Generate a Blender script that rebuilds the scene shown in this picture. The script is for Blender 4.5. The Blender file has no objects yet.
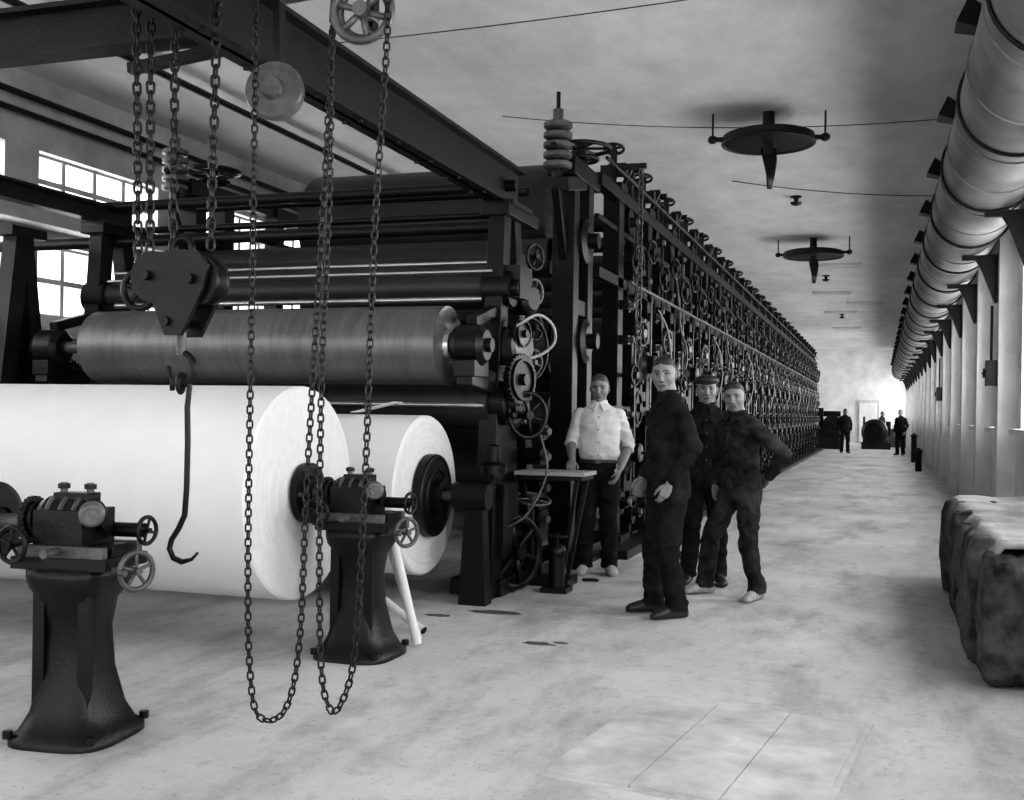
import bpy, math, random
import numpy as np
from mathutils import Vector, Matrix, noise
random.seed(7)
V=Vector
scene=bpy.context.scene
# ---------------------------------------------------------------- materials
def mat(name,val,rough=.6,metal=0.0,var=.0,scale=6,bump=0.0,bscale=40,val2=None,spec=.5,stretch=None):
    m=bpy.data.materials.new(name); m.use_nodes=True
    nt=m.node_tree; b=nt.nodes['Principled BSDF']
    b.inputs['Roughness'].default_value=rough; b.inputs['Metallic'].default_value=metal
    b.inputs['Specular IOR Level'].default_value=spec
    tc=nt.nodes.new('ShaderNodeTexCoord')
    mp=nt.nodes.new('ShaderNodeMapping'); nt.links.new(tc.outputs['Object'],mp.inputs[0])
    if stretch: mp.inputs['Scale'].default_value=stretch
    n=nt.nodes.new('ShaderNodeTexNoise'); n.inputs['Scale'].default_value=scale; n.inputs['Detail'].default_value=8
    n.inputs['Roughness'].default_value=.65
    nt.links.new(mp.outputs[0],n.inputs['Vector'])
    r=nt.nodes.new('ShaderNodeValToRGB')
    lo=val*(1-var); hi=val2 if val2 is not None else min(1,val*(1+var))
    r.color_ramp.elements[0].position=.33; r.color_ramp.elements[1].position=.68
    r.color_ramp.elements[0].color=(lo,lo,lo,1); r.color_ramp.elements[1].color=(hi,hi,hi,1)
    nt.links.new(n.outputs['Fac'],r.inputs[0]); nt.links.new(r.outputs[0],b.inputs['Base Color'])
    if bump>0:
        n2=nt.nodes.new('ShaderNodeTexNoise'); n2.inputs['Scale'].default_value=bscale; n2.inputs['Detail'].default_value=4
        nt.links.new(mp.outputs[0],n2.inputs['Vector'])
        bp=nt.nodes.new('ShaderNodeBump'); bp.inputs['Strength'].default_value=bump; bp.inputs['Distance'].default_value=.01
        nt.links.new(n2.outputs['Fac'],bp.inputs['Height']); nt.links.new(bp.outputs[0],b.inputs['Normal'])
    return m
IRON=mat('black_iron',.005,.38,.0,.5,5,.2,60,spec=.28)
IRON2=mat('painted_iron',.009,.42,.0,.5,4,.2,50,spec=.26)
GREY=mat('worn_grey_iron',.085,.42,.3,.5,8,.3,40)
STEEL=mat('polished_steel',.50,.28,.85,.2,3,.05,30)
ROLLST=mat('turned_steel',.15,.38,.6,.22,3,.06,50,stretch=(5,1,1))
LIGHT=mat('light_enamel',.30,.5,0,.2,5)
PAPER=mat('paper_web',.74,.75,0,.04,2,.03,8,spec=.2)
PAPERE=mat('paper_edge',.62,.85,0,.05,18,.15,90,spec=.2)
CHAIN=mat('chain_iron',.015,.4,.4,.4,20)
GALV=mat('galvanised_duct',.17,.5,.2,.45,1.6,.25,8)
DRUM=mat('dryer_drum',.022,.45,.3,.4,2)
DUSK=mat('drum_grey',.022,.5,.1,.4,2)
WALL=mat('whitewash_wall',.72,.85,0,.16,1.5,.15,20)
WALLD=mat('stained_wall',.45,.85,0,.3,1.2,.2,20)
SHEET=mat('worn_floor_sheet',.46,.8,0,.28,3,.2,30)
CLOTHD=mat('dark_work_cloth',.014,.9,0,.6,10,.25,90,spec=.1)
CLOTHB=mat('worn_overall_cloth',.026,.9,0,.9,7,.25,90,spec=.1)
SHIRT=mat('white_shirt_cloth',.56,.85,0,.16,8,.2,60,spec=.2)
SKIN=mat('skin',.19,.5,0,.14,16,.1,80,spec=.35)
HAIR=mat('dark_hair',.015,.55,0,.5,40,.6,120)
HAIRL=mat('brown_hair',.05,.6,0,.5,40,.6,120)
FEAT=mat('dark_features_and_shade',.018,.5,0,.2,40)  # dark irises, lids and brows; nostril and mouth-line shade painted in as colour
EYEW=mat('eye_white',.34,.3,0,.05,10)
LIPS=mat('lips',.10,.5,0,.1,40)
LEATHER=mat('shoe_leather',.02,.45,0,.5,20,.2,60)
LEATHERL=mat('dusty_shoe',.36,.7,0,.3,20,.2,60)
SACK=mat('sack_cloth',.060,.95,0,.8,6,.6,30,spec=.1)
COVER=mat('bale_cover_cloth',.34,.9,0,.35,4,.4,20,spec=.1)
OIL=mat('oil_stained_concrete',.09,.5,0,.6,6,.1,20)
def ramp(nt,src,p0,c0,p1,c1):
    r=nt.nodes.new('ShaderNodeValToRGB'); e=r.color_ramp.elements
    e[0].position=p0;e[0].color=(c0,c0,c0,1);e[1].position=p1;e[1].color=(c1,c1,c1,1)
    nt.links.new(src,r.inputs[0]); return r.outputs[0]
def surf(name,layers,rough,bump):
    m=bpy.data.materials.new(name); m.use_nodes=True; nt=m.node_tree; b=nt.nodes['Principled BSDF']
    b.inputs['Roughness'].default_value=rough; b.inputs['Specular IOR Level'].default_value=.3
    tc=nt.nodes.new('ShaderNodeTexCoord'); cur=None
    for (sc,det,st,p0,c0,p1,c1) in layers:
        mp=nt.nodes.new('ShaderNodeMapping'); mp.inputs['Scale'].default_value=st
        nt.links.new(tc.outputs['Object'],mp.inputs[0])
        n=nt.nodes.new('ShaderNodeTexNoise'); n.inputs['Scale'].default_value=sc;n.inputs['Detail'].default_value=det
        n.inputs['Roughness'].default_value=.7
        nt.links.new(mp.outputs[0],n.inputs['Vector'])
        o=ramp(nt,n.outputs['Fac'],p0,c0,p1,c1)
        if cur is None: cur=o
        else:
            mx=nt.nodes.new('ShaderNodeMixRGB'); mx.blend_type='MULTIPLY'; mx.inputs[0].default_value=1
            nt.links.new(cur,mx.inputs[1]); nt.links.new(o,mx.inputs[2]); cur=mx.outputs[0]
    nt.links.new(cur,b.inputs['Base Color'])
    n=nt.nodes.new('ShaderNodeTexNoise'); n.inputs['Scale'].default_value=25; n.inputs['Detail'].default_value=6
    nt.links.new(tc.outputs['Object'],n.inputs['Vector'])
    bp=nt.nodes.new('ShaderNodeBump'); bp.inputs['Strength'].default_value=bump; bp.inputs['Distance'].default_value=.01
    nt.links.new(n.outputs['Fac'],bp.inputs['Height']); nt.links.new(bp.outputs[0],b.inputs['Normal'])
    return m
FLOORM=surf('concrete_floor',[(0.5,8,(1,1,1),.3,.40,.65,.60),(1.7,12,(1,.35,1),.36,.62,.52,1.0),(9,8,(1,1,1),.28,.72,.46,1.0),(40,3,(1,1,1),.30,.5,.38,1.0)],.6,.3)
CEILM=surf('plaster_ceiling',[(0.35,8,(1,.4,1),.3,.46,.65,.68),(1.5,10,(1,.7,1),.3,.82,.6,1.0)],.9,.1)
# ---------------------------------------------------------------- mesh builder
def fr(d):
    d=V(d).normalized(); up=V((0,0,1)) if abs(d.z)<.9 else V((1,0,0))
    a=d.cross(up).normalized(); b=a.cross(d).normalized(); return a,b,d
class MB:
    def __init__(s): s.v=[];s.f=[];s.m=[];s.s=[]
    def add(s,vs,fs,m=0,sm=False):
        o=len(s.v); s.v+= [tuple(x) for x in vs]
        for f in fs: s.f.append([i+o for i in f]); s.m.append(m); s.s.append(sm)
    def box(s,c,sz,m=0,rot=None):
        c=V(c); hx,hy,hz=[q/2 for q in sz]
        vs=[V((x,y,z)) for x in(-hx,hx) for y in(-hy,hy) for z in(-hz,hz)]
        if rot is not None: vs=[rot@p for p in vs]
        s.add([c+p for p in vs],[(0,1,3,2),(4,6,7,5),(0,4,5,1),(2,3,7,6),(0,2,6,4),(1,5,7,3)],m)
    def bar(s,p0,p1,w,h,m=0,w2=None,h2=None):
        p0=V(p0);p1=V(p1);a,b,d=fr(p1-p0); w2=w2 or w;h2=h2 or h; vs=[]
        for p,ww,hh in((p0,w,h),(p1,w2,h2)):
            for sx,sy in((-1,-1),(1,-1),(1,1),(-1,1)): vs.append(p+a*sx*ww/2+b*sy*hh/2)
        s.add(vs,[(3,2,1,0),(4,5,6,7),(0,1,5,4),(1,2,6,5),(2,3,7,6),(3,0,4,7)],m)
    def lathe(s,o,ax,prof,m=0,seg=24):
        o=V(o);a,b,d=fr(ax)
        cs=[(math.cos(2*math.pi*i/seg),math.sin(2*math.pi*i/seg)) for i in range(seg)]
        ring=lambda t,r:[o+d*t+(a*c+b*q)*r for c,q in cs]
        for (t0,r0),(t1,r1) in zip(prof,prof[1:]):
            flat=abs(t0-t1)<1e-6
            if flat and min(r0,r1)<1e-6:
                s.add(ring(t0,max(r0,r1)),[tuple(range(seg))],m,False)
            else:
                s.add(ring(t0,max(r0,1e-4))+ring(t1,max(r1,1e-4)),[(i,i+seg,(i+1)%seg+seg,(i+1)%seg) for i in range(seg)],m,not flat)
    def cyl(s,p0,p1,r,r2=None,m=0,seg=20,mc=None):
        p0=V(p0);p1=V(p1);L=(p1-p0).length; r2=r if r2 is None else r2
        s.lathe(p0,p1-p0,[(0,r),(L,r2)],m,seg)
        s.lathe(p0,p1-p0,[(0,0),(0,r)],m if mc is None else mc,seg); s.lathe(p0,p1-p0,[(L,r2),(L,0)],m if mc is None else mc,seg)
    def tube(s,pts,r,m=0,seg=8,closed=False):
        pts=[V(p) for p in pts]; n=len(pts); vs=[];fs=[]; pa=None
        for i,p in enumerate(pts):
            if closed: t=pts[(i+1)%n]-pts[i-1]
            else: t=pts[min(i+1,n-1)]-pts[max(i-1,0)]
            t.normalize()
            if pa is None: a,b,_=fr(t)
            else:
                a=(pa-t*pa.dot(t)).normalized(); b=a.cross(t).normalized()
            pa=a; rr=r[i] if isinstance(r,(list,tuple)) else r
            for k in range(seg):
                an=2*math.pi*k/seg; vs.append(p+(a*math.cos(an)+b*math.sin(an))*rr)
        N=n if closed else n-1
        for i in range(N):
            for k in range(seg):
                k2=(k+1)%seg;i2=(i+1)%n
                fs.append((i*seg+k,i*seg+k2,i2*seg+k2,i2*seg+k))
        if not closed: fs.append(tuple(range(seg))[::-1]); fs.append(tuple(range((n-1)*seg,n*seg)))
        s.add(vs,fs,m,True)
    def torus(s,c,ax,R,r,m=0,n=28,seg=8):
        a,b,d=fr(ax);c=V(c)
        s.tube([c+(a*math.cos(2*math.pi*i/n)+b*math.sin(2*math.pi*i/n))*R for i in range(n)],r,m,seg,True)
    def wheel(s,c,ax,R,r,n=5,m=0,hub=None,handle=False):
        a,b,d=fr(ax);c=V(c); s.torus(c,ax,R,r,m); hub=hub or R*.2
        s.cyl(c-d*r*2.2,c+d*r*2.2,hub,m=m,seg=14)
        for i in range(n):
            an=2*math.pi*i/n+.3; s.tube([c,c+(a*math.cos(an)+b*math.sin(an))*R],r*.75,m,6)
        if handle: s.cyl(c+a*R,c+a*R+d*R*.5,r*1.2,m=m,seg=8)
    def gear(s,c,ax,R,w,n=36,m=0):
        a,b,d=fr(ax);c=V(c); prof=[]
        for i in range(n*4):
            an=2*math.pi*i/(n*4); rr=R if i%4 in(0,1) else R*.94; prof.append((a*math.cos(an)+b*math.sin(an))*rr)
        N=len(prof); vs=[c-d*w/2+p for p in prof]+[c+d*w/2+p for p in prof]
        s.add(vs,[(i,(i+1)%N,(i+1)%N+N,i+N) for i in range(N)]+[tuple(range(N))[::-1],tuple(range(N,2*N))],m)
        s.lathe(c,d,[(w/2+.002,R*.8),(w/2+.02,R*.8),(w/2+.02,R*.7),(w/2+.002,R*.7)],m)
        s.cyl(c-d*w,c+d*w*1.3,R*.22,m=m)
    def ball(s,c,r,m=0,seg=16,rot=None):
        c=V(c); r=(r,r,r) if not isinstance(r,(tuple,list)) else r; vs=[];fs=[];n=seg//2+1
        for i in range(n):
            th=math.pi*i/(n-1)
            for k in range(seg):
                ph=2*math.pi*k/seg; p=V((math.sin(th)*math.cos(ph)*r[0],math.sin(th)*math.sin(ph)*r[1],math.cos(th)*r[2]))
                if rot is not None: p=rot@p
                vs.append(c+p)
        for i in range(n-1):
            for k in range(seg): fs.append((i*seg+k,(i+1)*seg+k,(i+1)*seg+(k+1)%seg,i*seg+(k+1)%seg))
        s.add(vs,fs,m,True)
    def loft(s,rings,m=0,seg=20):
        vs=[];fs=[];n=len(rings)
        for c,A,B in rings:
            for k in range(seg):
                an=2*math.pi*k/seg; vs.append(V(c)+V(A)*math.cos(an)+V(B)*math.sin(an))
        for i in range(n-1):
            for k in range(seg): fs.append((i*seg+k,i*seg+(k+1)%seg,(i+1)*seg+(k+1)%seg,(i+1)*seg+k))
        fs.append(tuple(range(seg))[::-1]); fs.append(tuple(range((n-1)*seg,n*seg)))
        s.add(vs,fs,m,True)
    def mesh(s,name,mats):
        me=bpy.data.meshes.new(name); me.from_pydata(s.v,[],s.f)
        for q in mats: me.materials.append(q)
        me.polygons.foreach_set('material_index',s.m); me.polygons.foreach_set('use_smooth',s.s); me.update()
        return me
    def build(s,name,mats,parent=None,loc=None,bevel=0):
        me=s.mesh(name,mats); o=bpy.data.objects.new(name,me); scene.collection.objects.link(o)
        if parent: o.parent=parent
        if loc: o.location=loc
        if bevel:
            bv=o.modifiers.new('bevel','BEVEL'); bv.width=bevel; bv.segments=2; bv.limit_method='ANGLE'; bv.angle_limit=1.0
        return o
def empty(name,loc=(0,0,0),rz=0):
    e=bpy.data.objects.new(name,None); scene.collection.objects.link(e); e.location=loc; e.rotation_euler[2]=rz; e.empty_display_size=.2
    return e
def curvy(b,pts,r,m=0,n=8):
    pts=[V(p) for p in pts];P=[]
    for i in range(len(pts)-1):
        p0=pts[max(i-1,0)];p1=pts[i];p2=pts[i+1];p3=pts[min(i+2,len(pts)-1)]
        for k in range(n):
            t=k/n; P.append(.5*((2*p1)+(p2-p0)*t+(2*p0-5*p1+4*p2-p3)*t*t+(3*p1-p0-3*p2+p3)*t**3))
    P.append(pts[-1]); b.tube(P,r,m,8)
# ---------------------------------------------------------------- room
XL,XR,Y0,Y1,ZC=-8.8,1.5,-4.0,62.0,4.95
b=MB(); b.box(((XL+XR)/2,(Y0+Y1)/2,-.1),(XR-XL+1,Y1-Y0+1,.2)); b.build('floor',[FLOORM])
b=MB(); b.box(((XL+XR)/2,(Y0+Y1)/2,ZC+.1),(XR-XL+1,Y1-Y0+1,.2)); b.build('ceiling',[CEILM])
def wallwin(name,x0,x1,yranges,zr,mt):
    b=MB(); xc=(x0+x1)/2;w=abs(x1-x0)
    zs=[0]+[q for r in zr for q in r]+[ZC]
    for a,c in [(zs[i],zs[i+1]) for i in range(0,len(zs),2)]: b.box((xc,(Y0+Y1)/2,(a+c)/2),(w,Y1-Y0,c-a))
    for z0,z1 in zr:
        prev=Y0
        for ya,yb in yranges+[(Y1,Y1)]:
            if ya>prev: b.box((xc,(prev+ya)/2,(z0+z1)/2),(w,ya-prev,z1-z0))
            prev=yb
    return b.build(name,[mt])
rw=[(y,y+1.7) for y in np.arange(-3.2,60,3.0)]
lw=[(y,y+2.1) for y in np.arange(-3.2,59,2.6)]
wallwin('wall_right',XR,XR+.3,rw,[(1.25,3.15)],WALL)
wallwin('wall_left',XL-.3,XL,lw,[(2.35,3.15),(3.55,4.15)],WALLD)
k=1
for ya,yb in rw:
    b=MB(); x=XR+.18
    for yy in(ya,(ya+yb)/2,yb): b.box((x,yy,2.2),(.06,.07,1.9))
    for zz in(1.25,1.88,2.52,3.15): b.box((x,(ya+yb)/2,zz),(.05,yb-ya,.045))
    b.box((XR-.02,(ya+yb)/2,1.22),(.2,yb-ya+.1,.06))
    b.build('window_%d'%k,[WALL]); k+=1
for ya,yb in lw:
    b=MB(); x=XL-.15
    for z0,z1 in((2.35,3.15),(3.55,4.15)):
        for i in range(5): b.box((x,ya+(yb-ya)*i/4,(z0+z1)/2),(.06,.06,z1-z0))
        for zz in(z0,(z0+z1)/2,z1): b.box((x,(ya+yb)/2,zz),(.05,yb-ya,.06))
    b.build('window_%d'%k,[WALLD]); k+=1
b=MB(); b.box(((XL+XR)/2,Y1+.15,ZC/2),(XR-XL,.3,ZC)); b.build('wall_far',[WALL])
b=MB(); b.box((-.6,Y1-.05,1.15),(1.1,.06,2.3)); b.box((-.6,Y1-.10,1.1),(.9,.04,2.1),1); b.build('door_1',[WALLD,WALL])
for y in np.arange(-3.85,60,3.0):
    b=MB(); b.box((XR-.10,y,ZC/2),(.20,.36,ZC)); b.box((XR-.11,y,.15),(.22,.42,.3)); b.build('wall_pilaster',[WALL])
b=MB(); b.box((XR-.03,(Y0+Y1)/2,.12),(.06,Y1-Y0,.24)); b.build('baseboard_right',[WALL])
# ---------------------------------------------------------------- duct
e=empty('ventilation_duct')
DX,DZ,DR=.95,3.72,.42
b=MB()
b.lathe((DX,-3,DZ),(0,1,0),[(0,DR),(62,DR)],0,40)
for y in np.arange(-2.4,58,1.15):
    b.lathe((DX,y,DZ),(0,1,0),[(0,DR),(.0,DR+.012),(.035,DR+.012),(.035,DR)],0,40)
b.lathe((DX,59,DZ),(0,1,0),[(0,DR),(0,0)],0,40)
b.build('pipe_body',[GALV],e)
b=MB()
for y in np.arange(.8,58,2.3):
    b.bar((DX-DR*.80,y,DZ+DR*.45),(DX-DR*.80-.15,y,DZ+DR*.62),.16,.12,0,.24,.17)
    b.torus((DX,y+1.1,DZ),(0,1,0),DR+.015,.014,0,40,6)
    b.cyl((DX,y+1.1,DZ+DR),(DX,y+1.1,ZC),.012,m=0,seg=6)
for y in np.arange(-.85,60,3.0):
    b.bar((XR-.15,y,DZ-DR-.03),(DX-.05,y,DZ-DR-.03),.07,.06); b.bar((XR-.18,y,2.75),(DX+.15,y,DZ-DR-.06),.06,.12,0,.06,.04)
    vs=[V((XR-.2,y,2.8)),V((XR-.2,y,DZ-DR-.06)),V((DX+.1,y,DZ-DR-.06))]
    b.add([p+V((0,s*.02,0)) for s in(-1,1) for p in vs],[(0,1,2),(5,4,3),(0,3,4,1),(1,4,5,2),(2,5,3,0)],0)
b.build('outlets_and_brackets',[IRON2],e)
# ---------------------------------------------------------------- ceiling fans
def fan(y,x,r,yaw):
    e=empty('ceiling_fan',(x,y,0)); z=4.64
    b=MB(); b.lathe((0,0,z-.06),(0,0,1),[(0,0),(0,r*.97),(.0,r),(.09,r),(.09,r*.9),(.11,r*.9)],0,40)
    b.torus((0,0,z-.06),(0,0,1),r,.02,0,40)
    for s in(-1,1):
        b.bar((s*r*.95,0,z),(s*(r+.1),0,z),.05,.05); b.ball((s*(r+.12),0,z),(.06,.06,.05),0)
        b.cyl((s*(r+.12),0,z),(s*(r+.12),0,ZC),.012,m=0,seg=8)
    b.cyl((0,0,z),(0,0,ZC),.07,m=0); b.cyl((0,0,z-.06),(0,0,z-.2),.06,m=0)
    b.build('fan_housing',[IRON2],e)
    b=MB(); b.loft([((0,0,z-.12),(.09,0,0),(0,.02,0)),((0.02,0,z-.25),(.085,.03,0),(0,.015,0)),((0.03,0,z-.42),(.055,.03,0),(0,.012,0)),((0.02,0,z-.6),(.03,.02,0),(0,.01,0))],0,12)
    b.build('fan_blade',[IRON],e)
    e.rotation_euler[2]=yaw
fan(13.3,-1.3,.53,.15); fan(22.9,-1.32,.58,-.1)
def fit(x,y):
    b=MB(); b.lathe((0,0,ZC),(0,0,-1),[(0,.09),(.02,.09),(.03,.04),(.1,.035),(.1,.1),(.14,.07),(.16,0)],0,20)
    b.build('ceiling_lamp_fitting',[IRON2],None,(x,y,0))
for x,y in((-1.25,8.9),(-1.35,18.5),(-1.35,29),(-1.3,40)): fit(x,y)
for x,y in((-1.0,27),(-1.35,33),(-1.3,39),(-1.3,46),(-.5,36)):
    b=MB(); b.box((0,0,0),(1.0,.5,.05)); b.box((0,0,.01),(1.1,.6,.03)); b.build('ceiling_vent_panel',[WALLD],None,(x,y,ZC-.03))
def wire(name,pts,r=.007,n=14,sag=.0,m=IRON2):
    b=MB(); P=[]
    for p,q in zip(pts,pts[1:]):
        for i in range(n):
            t=i/n; x=V(p).lerp(V(q),t); x.z-=sag*4*t*(1-t); P.append(x)
    P.append(V(pts[-1])); b.tube(P,r,0,6); b.build(name,[m])
wire('ceiling_wire',[(-6.5,9.6,4.94),(1.45,9.0,4.94)],sag=.10,n=24,r=.005)
wire('ceiling_wire',[(-4.4,12.6,4.94),(1.4,14,4.94)],sag=.16,n=24,r=.005)
wire('ceiling_wire',[(-3,7.3,4.94),(1.45,7.9,4.94)],sag=.05,r=.004)
wire('ceiling_wire',[(-2.2,17,4.94),(1.2,19,4.94)],sag=.08)
for x,z in((-8.6,4.62),(-8.65,4.45)): wire('wall_conduit_pipe',[(x,-3,z),(x,60,z)],r=.035)
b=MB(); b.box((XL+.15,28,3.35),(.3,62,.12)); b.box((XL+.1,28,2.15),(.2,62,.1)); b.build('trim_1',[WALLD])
wire('ceiling_conduit_pipe',[(-7.2,-3,4.85),(-7.2,60,4.85)],r=.04)
# ---------------------------------------------------------------- paper reels
def reel(name,xf,y,z,r,L,core=.06):
    e=empty(name,(xf,y,z))
    b=MB(); b.lathe((0,0,0),(-1,0,0),[(0.012,r-.012),(.03,r),(L,r),(L,0)],0,96)
    prof=[(0.012,r-.012)]; n=26
    for i in range(1,n):
        rr=r-.012-(r-.012-core)*i/n; prof.append((0.012+random.uniform(-.002,.002),rr))
    b2=MB(); b2.lathe((0,0,0),(-1,0,0),prof+[(.012,0)],0,96)
    b.build('wound_paper',[PAPER],e); b2.build('paper_edge_face',[PAPERE],e)
    return e
e=reel('paper_reel',-3.06,5.5,.88,.60,4.3)
b=MB(); b.cyl((-.3,0,0),(.16,0,0),.035,m=1)
b.lathe((0,0,0),(1,0,0),[(0,.17),(.04,.17),(.04,.1),(.07,.1),(.07,.05)],0,32)
for i in range(6):
    a=i*math.pi/3; b.cyl((.04,.14*math.cos(a),.14*math.sin(a)),(.06,.14*math.cos(a),.14*math.sin(a)),.014,m=1,seg=6)
b.build('core_chuck',[IRON,GREY],e)
e=reel('paper_reel',-3.0,7.15,.76,.56,3.4)
b=MB(); b.cyl((-.3,0,0),(.30,0,0),.035,m=1)
b.lathe((0,0,0),(1,0,0),[(0,.29),(.05,.29),(.06,.25),(.06,.12),(.12,.12),(.12,.05)],0,40)
b.torus((.05,0,0),(1,0,0),.27,.02); b.torus((.06,0,0),(1,0,0),.18,.012)
b.build('core_chuck',[IRON,GREY],e)
b=MB(); b.bar((-3.5,7.0,1.335),(-3.2,7.05,1.41),.25,.004); b.build('loose_paper_sheet',[PAPER])
e=reel('paper_reel',-3.60,3.72,.86,.22,2.5)
b=MB(); b.cyl((-.2,0,0),(.24,0,0),.035,m=1)
b.lathe((0,0,0),(1,0,0),[(0,.165),(.06,.165),(.07,.14),(.07,.06),(.1,.06)],0,40); b.build('core_chuck',[IRON,GREY],e)
# ---------------------------------------------------------------- reel stands
def stand(x,y,rz=0):
    e=empty('reel_stand',(x,y,0),rz); b=MB()
    rings=[(0,.22,.24),(.03,.22,.24),(.05,.19,.21),(.12,.155,.17),(.28,.120,.125),(.45,.108,.115),(.56,.125,.135),(.62,.16,.18),(.66,.17,.19),(.70,.17,.19)]
    seg=32;vs=[];fs=[]
    for z,w,d in rings:
        for k in range(seg):
            an=2*math.pi*k/seg;c,q=math.cos(an),math.sin(an); p=.55
            vs.append((w*math.copysign(abs(c)**p,c),d*math.copysign(abs(q)**p,q),z))
    for i in range(len(rings)-1):
        for k in range(seg): fs.append((i*seg+k,i*seg+(k+1)%seg,(i+1)*seg+(k+1)%seg,(i+1)*seg+k))
    fs.append(tuple(range((len(rings)-1)*seg,len(rings)*seg))); b.add(vs,fs,0,True)
    for sx in(-1,1):
        b.bar((sx*.1,-.115,.1),(sx*.1,-.115,.6),.03,.05,0)
        for sy in(-1,1): b.cyl((sx*.18,sy*.20,.03),(sx*.18,sy*.20,.06),.02,m=0,seg=6)
    b.build('pedestal',[IRON],e)
    b=MB()
    b.box((0,0,.72),(.42,.32,.05),0); b.box((.0,0,.765),(.36,.12,.05),0); b.box((0,-.13,.765),(.38,.04,.05),1); b.box((0,.13,.765),(.38,.04,.05),1)
    b.box((-.03,0,.85),(.22,.24,.16),0)
    b.lathe((-.16,0,.885),(1,0,0),[(0,0),(0,.08),(.03,.095),(.20,.095),(.23,.08),(.23,.045),(.28,.045),(.28,0)],0,28)
    for t in(-.1,-.04,.02): b.torus((t,0,.885),(1,0,0),.096,.010,1,28)
    b.box((-.02,0,.975),(.16,.09,.04),0)
    for sx in(-.08,.04): b.cyl((sx,0,.96),(sx,0,1.035),.015,m=1,seg=8); b.cyl((sx,0,1.01),(sx,0,1.03),.025,m=0,seg=6)
    b.cyl((.0,-.25,.77),(-.02,.2,.77),.018,m=1,seg=12)
    b.cyl((.1,-.10,.70),(.31,-.10,.70),.016,m=1,seg=12)
    b.wheel((.31,-.10,.70),(1,-.5,0),.074,.011,5,1,handle=True)
    b.cyl((.1,.08,.84),(.24,.08,.84),.03,m=0); b.wheel((.25,.08,.84),(1,-.2,0),.055,.009,4,0)
    b.lathe((.10,-.08,.92),(.6,-1,.0),[(0,.05),(.07,.05),(.08,.04),(.08,.025),(.11,.025),(.11,0)],1,24)
    b.wheel((-.16,-.22,.80),(-.2,-1,0),.07,.010,5,0); b.cyl((-.16,-.22,.80),(-.12,-.05,.82),.015,m=0,seg=8)
    b.gear((-.22,0,.885),(1,0,0),.09,.03,24,0)
    b.build('bearing_carriage',[IRON,GREY],e,bevel=.004)
stand(-2.70,5.5); stand(-3.10,3.72,.12)
e=empty('core_tubes')
for i,(x0,y0,x1,y1,z1) in enumerate([(-2.54,5.92,-2.66,5.80,.55),(-2.49,5.80,-2.62,5.73,.62),(-2.6,6.15,-3.0,6.3,.2)]):
    b=MB(); b.cyl((x0,y0,.02),(x1,y1,z1),.026,m=0,seg=16,mc=1); b.build('tube_%d'%(i+1),[PAPERE,IRON],e)
# ---------------------------------------------------------------- hoist gantry
def ibeam(b,p0,p1,h,w,t=.025,m=0):
    p0=V(p0);p1=V(p1); b.bar(p0,p1,t,h,m)
    for s in(-1,1): b.bar(p0+V((0,0,s*(h/2-t/2))),p1+V((0,0,s*(h/2-t/2))),w,t,m)
e=empty('hoist_gantry')
b=MB(); ibeam(b,(-2.8,-1,3.12),(-2.8,8.4,3.12),.32,.16); ibeam(b,(-6.5,-1,3.04),(-6.5,8.4,3.04),.16,.12)
ibeam(b,(-6.5,4.45,3.20),(-2.85,4.45,3.20),.24,.16)
b.bar((-6.5,4.7,3.36),(-2.8,4.7,3.36),.05,.05); b.bar((-2.95,4.5,3.05),(-3.5,4.5,3.0),.05,.05)
for y in np.arange(0,8.3,.5):
    for s in(-1,1): b.cyl((-2.8+s*.05,y,2.955),(-2.8+s*.05,y,2.94),.014,m=0,seg=6)
for x in(-2.8,-6.5): b.box((x,8.15,2.95),(.28,.5,.04)); b.box((x,-.9,1.48),(.16,.16,2.96))
b.build('runway_beams',[IRON2],e)
e=empty('chain_hoist')
b=MB()
for y in(3.7,4.25): b.bar((-3.6,y,3.42),(-1.6,y,3.42),.08,.14)
for x in(-3.6,-2.6,-1.65): b.bar((x,3.6,3.42),(x,4.35,3.42),.08,.14)
for y in(3.65,4.3): b.wheel((-2.8,y,3.33),(1,0,0),.05,.02,4)
b.cyl((-3.3,3.98,3.36),(-1.7,3.98,3.36),.03,m=0); b.cyl((-3.25,3.98,3.36),(-2.6,3.98,3.36),.11,m=0)
b.bar((-1.93,3.98,3.4),(-1.93,3.95,2.86),.05,.03,0); b.bar((-2.02,3.98,3.4),(-1.93,3.95,2.95),.03,.03,0)
b.bar((-2.45,4.1,3.4),(-2.45,4.14,2.66),.05,.03,0)
b.build('crab_frame',[IRON2],e)
b=MB(); b.wheel((-1.93,3.86,2.9),(.15,-1,0),.115,.018,6,0,hub=.03); b.torus((-1.93,3.88,2.9),(.15,-1,0),.10,.016,0)
b.cyl((-1.93,3.84,2.9),(-1.93,3.98,2.9),.02,m=0); b.cyl((-2.0,3.86,3.03),(-2.3,3.9,3.03),.05,m=0)
b.build('hand_chain_wheel',[GREY],e)
b=MB(); b.lathe((-2.455,4.12,2.69),(.25,-1,.1),[(0,0),(0,.12),(.02,.125),(.03,.11),(.045,.125),(.06,.12),(.06,.05),(.09,.04),(.09,0)],0,36)
b.build('chain_sheave',[GREY],e)
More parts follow.
